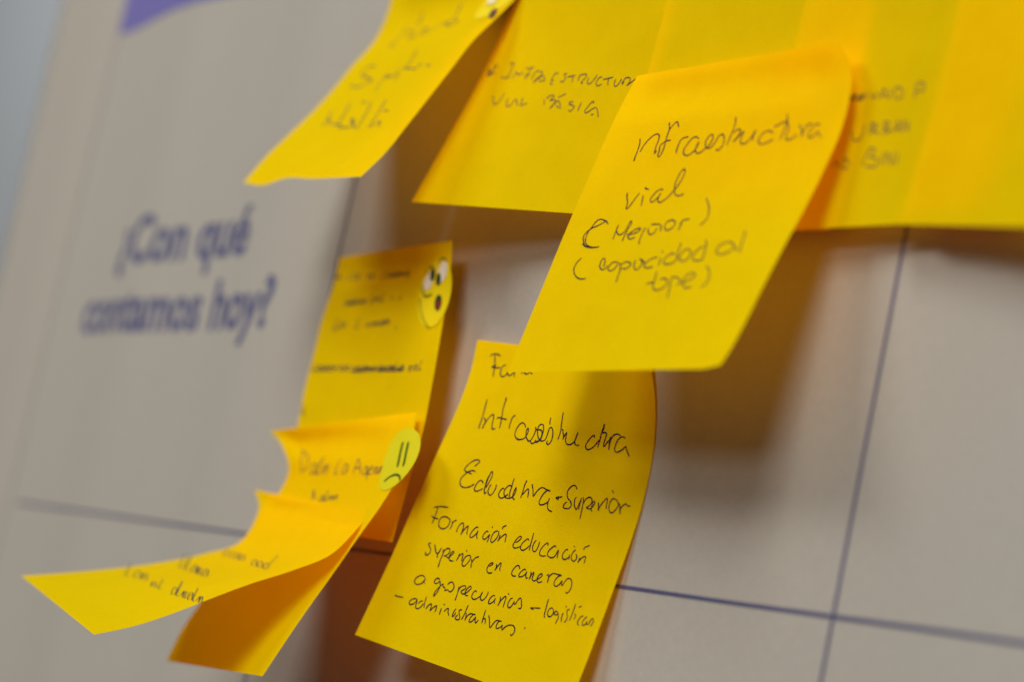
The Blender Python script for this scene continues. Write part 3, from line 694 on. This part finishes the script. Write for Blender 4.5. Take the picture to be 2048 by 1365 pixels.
class Sheet:
    """a sheet of note paper: left and right edge curves, ruled across"""
    def __init__(s, L, R, bump=None):
        s.L = np.array(L) * MM; s.R = np.array(R) * MM; s.bump = bump
    def at(s, u, v):
        p = cr(s.L, v) * (1 - u) + cr(s.R, v) * u
        if s.bump: p = p + s.bump(u, v)
        return p
    def nrm(s, u, v):
        e = 0.01
        v0, v1 = max(v - e, 0), min(v + e, 1)
        a = s.at(u + e, v) - s.at(u - e, v); b = s.at(u, v1) - s.at(u, v0)
        n = np.cross(b, a)
        n /= np.linalg.norm(n)
        return n if n[1] < 0 or abs(n[1]) < 0.2 and n[2] > 0 else (n if n[1] < 0 else -n)

def catmull(pts, step):
    P = np.array(pts, float)
    if len(P) < 3:
        Q = [P[0] + (P[-1] - P[0]) * t for t in np.linspace(0, 1, 4)]
        return np.array(Q)
    out = []
    E = np.vstack([2 * P[0] - P[1], P, 2 * P[-1] - P[-2]])
    for i in range(1, len(E) - 2):
        p0, p1, p2, p3 = E[i - 1], E[i], E[i + 1], E[i + 2]
        # centripetal weighting keeps tight pen turns from overshooting
        k = max(2, int(np.linalg.norm(p2 - p1) / step) + 1)
        t0, t1 = 0.0, max(np.linalg.norm(p1 - p0), 1e-6) ** .5
        t2 = t1 + max(np.linalg.norm(p2 - p1), 1e-6) ** .5; t3 = t2 + max(np.linalg.norm(p3 - p2), 1e-6) ** .5
        for j in range(k):
            t = t1 + (t2 - t1) * j / k
            A1 = (t1 - t) / (t1 - t0) * p0 + (t - t0) / (t1 - t0) * p1
            A2 = (t2 - t) / (t2 - t1) * p1 + (t - t1) / (t2 - t1) * p2
            A3 = (t3 - t) / (t3 - t2) * p2 + (t - t2) / (t3 - t2) * p3
            B1 = (t2 - t) / (t2 - t0) * A1 + (t - t0) / (t2 - t0) * A2
            B2 = (t3 - t) / (t3 - t1) * A2 + (t - t1) / (t3 - t1) * A3
            out.append((t2 - t) / (t2 - t1) * B1 + (t - t1) / (t2 - t1) * B2)
    out.append(P[-1])
    return np.array(out)

rnd = random.Random(4)
def pen_lines(sh, strokes, verts, faces, lift, uneven=0.2, lo=-9, hi=9):
    """pen strokes laid on the sheet as thin ribbons of ink"""
    for st in strokes:
        w = st[0] * MM; q = np.array(st[1:], float).reshape(-1, 2) / 1e4
        if len(q) == 1: q = np.vstack([q, q + 0.004])
        c = catmull(q, 0.006)
        P = [sh.at(u, v) for u, v in c]; Nn = [sh.nrm(u, v) for u, v in c]
        k = len(P); ph = rnd.random() * 6; base = len(verts)
        for i in range(k):
            T = P[min(i + 1, k - 1)] - P[max(i - 1, 0)]
            l = np.linalg.norm(T)
            T = T / l if l > 0 else np.array([1., 0, 0])
            sd = np.cross(Nn[i], T); sd /= np.linalg.norm(sd)
            ww = w * .5 * (1 + uneven * math.sin(ph + i * .55) * .6 + uneven * (rnd.random() - .5))
            if i == k - 1: ww *= .55
            if i == 0: ww *= .85
            c0 = P[i] + Nn[i] * lift
            verts.append(c0 + sd * ww); verts.append(c0 - sd * ww)
            if i: faces.append((base + 2 * i - 2, base + 2 * i - 1, base + 2 * i + 1, base + 2 * i))

def patch(sh, poly, lift, rings=3):
    """a filled shape that follows the sheet"""
    q = np.array(poly, float).reshape(-1, 2) / 1e4; c = q.mean(0); n = len(q)
    V = [sh.at(*c) + sh.nrm(*c) * lift]; F = []
    for r in range(1, rings + 1):
        for p in q:
            uv = c + (p - c) * r / rings
            V.append(sh.at(*uv) + sh.nrm(*uv) * lift)
    for i in range(n):
        j = (i + 1) % n
        F.append((0, 1 + i, 1 + j))
        for r in range(1, rings):
            a = 1 + (r - 1) * n
            F.append((a + i, a + n + i, a + n + j, a + j))
    return V, F

# ------------------------------------------------------------------ the wall far behind
def box(x0, x1, y0, y1, z0, z1):
    v = [(x, y, z) for x in (x0, x1) for y in (y0, y1) for z in (z0, z1)]
    f = [(0, 1, 3, 2), (4, 6, 7, 5), (0, 4, 5, 1), (2, 3, 7, 6), (0, 2, 6, 4), (1, 5, 7, 3)]
    return v, f
v, f = box(-9, 4, 1.6, 1.75, -2.0, 3.0)
o = mesh_obj('wall', v, f, M['wall'], smooth=False); o['kind'] = 'structure'

# ------------------------------------------------------------------ poster
X0, X1, Z0, Z1 = -0.3752, 0.66, -0.75, 0.70
def poster_y(x, z):
    """slow vertical waves of the hanging sheet (only ever pushed back)"""
    a = 0.5 + 0.5 * math.sin(x * 63 + 1.1 + 1.6 * z + 0.5 * math.sin(z * 6))
    b = 0.5 + 0.5 * math.sin(x * 137 + 0.4 - 2.4 * z)
    return 0.0011 * a + 0.00028 * b
poster = thing('poster', (0, 0, Z0), 'large off-white vinyl poster with a blue printed grid and heading, behind all the yellow notes', 'poster')
PO = Vector((0, 0, Z0))
def poster_sheet():
    nx, nz = 260, 60; V = []; F = []
    for j in range(nz + 1):
        z = Z0 + (Z1 - Z0) * j / nz
        for i in range(nx + 1):
            x = X0 - 0.0002 * j + (X1 - X0) * i / nx
            V.append((x, poster_y(x, z), z))
    k = len(V)
    for p in list(V): V.append((p[0], p[1] + 0.0006, p[2]))
    w = nx + 1
    for j in range(nz):
        for i in range(nx):
            a = j * w + i
            F.append((a, a + 1, a + w + 1, a + w)); F.append((k + a, k + a + w, k + a + w + 1, k + a + 1))
    for j in range(nz):
        for a, b in ((j * w, (j + 1) * w), ((j + 1) * w + nx, j * w + nx)):
            F.append((a, b, k + b, k + a))
    return mesh_obj('poster_sheet', V, F, M['poster'], poster)
poster_sheet()

def on_poster(name, xs, zs, m, lift, edge=None):
    """a printed or welded strip lying on the poster, following its waves"""
    V = []; F = []; w = len(xs)
    for z in zs:
        for i, x in enumerate(xs):
            xx = x + (edge(z) if edge else 0)
            V.append((xx, poster_y(xx, z) - lift, z))
    for j in range(len(zs) - 1):
        for i in range(w - 1):
            a = j * w + i; F.append((a, a + 1, a + w + 1, a + w))
    return mesh_obj(name, V, F, m, poster)
hem = on_poster('hem', np.linspace(-0.3745, -0.3150, 16), np.linspace(Z0 + .001, Z1 - .001, 50), M['hem'], 0.00025,
                lambda z: -0.00002)
H = -0.0526
on_poster('grid_line', np.linspace(-0.307, X1 - .002, 240), [H - .0004, H + .0004], M['line'], 0.00012)
for x in (-0.104, 0.1377, 0.379, 0.620):
    on_poster('grid_line', [x - .0004, x + .0004], np.linspace(Z0 + .01, 0.20, 60), M['line'], 0.00018)

# purple printed shape at the top left
def emblem():
    xs = np.linspace(-0.3165, -0.10, 60); V = []; F = []
    kx = [-.3165, -.3155, -.3059, -.2957, -.2816, -.2671, -.2480, -.2151, -.1919, -.1533, -.10]
    kz = [.1100, .1097, .1101, .1106, .1120, .1130, .1128, .1118, .1120, .1140, .1180]
    for x in xs:
        V.append((x, poster_y(x, .12) - .00012, float(np.interp(x, kx, kz))))
        V.append((x, poster_y(x, .12) - .00012, .17))
    for i in range(len(xs) - 1):
        F.append((2 * i, 2 * i + 2, 2 * i + 3, 2 * i + 1))
    return mesh_obj('printed_emblem', V, F, M['purple'], poster)
emblem()

def heading(txt, xl, xr, zb, cap):
    c = bpy.data.curves.new('heading', 'FONT'); c.body = txt; c.offset = 0.028; c.resolution_u = 6
    t = bpy.data.objects.new('heading', c); COL.objects.link(t)
    bpy.context.view_layer.update()
    me = t.evaluated_get(bpy.context.evaluated_depsgraph_get()).to_mesh()
    V = np.array([v.co[:] for v in me.vertices]); F = [tuple(p.vertices) for p in me.polygons]
    t.evaluated_get(bpy.context.evaluated_depsgraph_get()).to_mesh_clear()
    bpy.data.objects.remove(t); bpy.data.curves.remove(c)
    x0, x1 = V[:, 0].min(), V[:, 0].max()
    k = cap / 0.71
    out = []
    for p in V:
        x = xl + (p[0] - x0) / (x1 - x0) * (xr - xl); z = zb + p[1] * k
        out.append((x, poster_y(x, z) - .00012, z))
    return mesh_obj('printed_heading', out, F, M['blue'], poster, smooth=False)
heading('\u00bfCon qu\u00e9', -0.2655, -0.1655, 0.0275, 0.0152)
heading('contamos hoy?', -0.2860, -0.1385, 0.0053, 0.0148)

# ------------------------------------------------------------------ sticky notes
def wave(a, fu, fv, p, y=1.0):
    def b(u, v):
        k = math.sin(fu * u + p) * math.sin(fv * v) * a
        return np.array([0, -k * y, k * (1 - y)])
    return b
def low_corner(u, v):
    """the lower left of the curling note droops a little"""
    k = max(0, (v - .8) / .2) ** 2
    return np.array([0, 0, -0.0011 * k * math.exp(-((u - .17) / .12) ** 2) + 0.0006 * k * math.exp(-((u - .42) / .12) ** 2)])
def dip(a, v1, ul=0.15, ur=0.12, lean=0.0, skew=0.0):
    """below the glued strip the paper first dips towards what it sticks to, then springs out"""
    def b(u, v):
        vv = v1 * (1 + skew * (u - .5))
        if v >= vv: return np.zeros(3)
        w = max(0, min(1, u / ul)) * max(0, min(1, (1 - u) / ur)); w = w * w * (3 - 2 * w)
        return np.array([0, a * w * (1 - lean * (u - .5)) * math.sin(math.pi * v / vv) ** 1.5, 0])
    return b
dipC = dip(0.0014, .2, .08, .15, .8)
def bent_corner(u, v):
    k = max(0, (u - .93) / .07) * max(0, (v - .94) / .06)
    return np.array([-0.0008, 0.0005, 0.0008]) * k
dipA = dip(0.0017, .28, ur=.4, skew=-.4)
BUMP = {'A': lambda u, v: low_corner(u, v) + dipA(u, v), 'C': lambda u, v: dipC(u, v) + bent_corner(u, v),
        'H': dip(0.0016, .22, .1, .5), 'I': dip(0.0010, .2), 'D': dip(0.0010, .14, .2, .4), 'B': dip(0.0004, .2)}
GROUP = 'yellow sticky notes stuck on the poster'
NOTES = [
 ('A', 'yellow note curling forward at top left with three lines of blurred writing'),
 ('B', 'yellow note beside the top left curling one, grey capitals reading INFRAESTRUCTURA VIAL BÁSICA'),
 ('E', 'blurred yellow note at upper right with three cut-off lines of capitals'),
 ('G', 'plain yellow note tucked behind the top edge of the large note reading infraestructura vial'),
 ('F', 'blank yellow note at the far top right, running out of the picture'),
 ('C', 'front yellow note handwritten infraestructura vial (Mejorar) (capacidad al tope)'),
 ('D', 'yellow note behind the sad face note, with a shocked face sticker on its edge'),
 ('H', 'yellow note with a sad face sticker, its lower part shaded by the note over it'),
 ('I', 'yellow note sticking far out to the lower left, writing slanting down its curled sheet'),
 ('J', 'sharp yellow note at bottom centre reading Infraestructura Educativa-Superior with a long paragraph below'),
]
SHEETS = {}
for key, label in NOTES:
    L, R = DATA['notes'][key]
    sh = Sheet(L, R, BUMP.get(key)); SHEETS[key] = sh
    mid = sh.at(.5, 0)
    t = thing('sticky_note', Vector(mid), label, 'sticky note', GROUP)
    nu, nv = 28, 56; V = []; F = []
    for j in range(nv + 1):
        for i in range(nu + 1): V.append(sh.at(i / nu, j / nv))
    w = nu + 1
    for j in range(nv):
        for i in range(nu):
            a = j * w + i; F.append((a, a + w, a + w + 1, a + 1))
    mesh_obj('paper_sheet', V, F, M['note'], t, origin=sh.at(.5, .5))
    for line in DATA['text'].get(key, []):
        V = []; F = []
        pen_lines(sh, line, V, F, 0.00010)
        if V: mesh_obj('handwriting', V, F, M['pencil'] if key in 'BADHIE' else M['ink'], t, smooth=False, origin=V[0])

# ------------------------------------------------------------------ round face stickers
def sticker(key, m, label):
    d = DATA['stick'][key]; sh = SHEETS[key]
    cu, cv = d['c']; r = d['r'] / 76.
    t = thing('round_sticker', Vector(sh.at(cu, cv)), label, 'sticker', 'round face stickers on the notes')
    poly = []
    for k in range(48):
        a = k / 48 * 2 * math.pi
        poly += [(cu + r * math.cos(a)) * 1e4, (cv + r * math.sin(a)) * 1e4]
    V, F = patch(sh, poly, .00016, 8)
    mesh_obj('sticker_disc', V, F, m, t, origin=V[0])
    eyes = []
    for e in d['eye']:
        V, F = patch(sh, e, .00026); eyes.append(mesh_obj('eye', V, F, M['white'], t, origin=V[0]))
    for i, e in enumerate(d['pupil']):
        V, F = patch(sh, e, .00034); p = mesh_obj('pupil', V, F, M['black'], t, origin=V[0])
        loc = p.matrix_basis.translation + t.location
        p.parent = eyes[i]; p.location = loc - t.location - eyes[i].location
    if d["mouth"]:
        V, F = patch(sh, d['mouth'], .00026); mo = mesh_obj('mouth', V, F, M['black'], t, origin=V[0])
        V, F = patch(sh, d['tongue'], .00034); p = mesh_obj('tongue', V, F, M['red'], t, origin=V[0])
        loc = p.location.copy(); p.parent = mo; p.location = loc - mo.location
    for s in d['line']:
        V = []; F = []; pen_lines(sh, [s], V, F, .00030, 0.05)
        mesh_obj('drawn_line', V, F, M['olive'], t, smooth=False, origin=V[0])
sticker('A', M['stick_y'], 'round yellow face sticker cut by the top of the picture, on the top left note')
sticker('D', M['stick_y'], 'round yellow sticker of a shocked face with white crossed eyes and open mouth')
sticker('H', M['stick_g'], 'round green-yellow sticker of a sad face with two bar eyes and a frown')
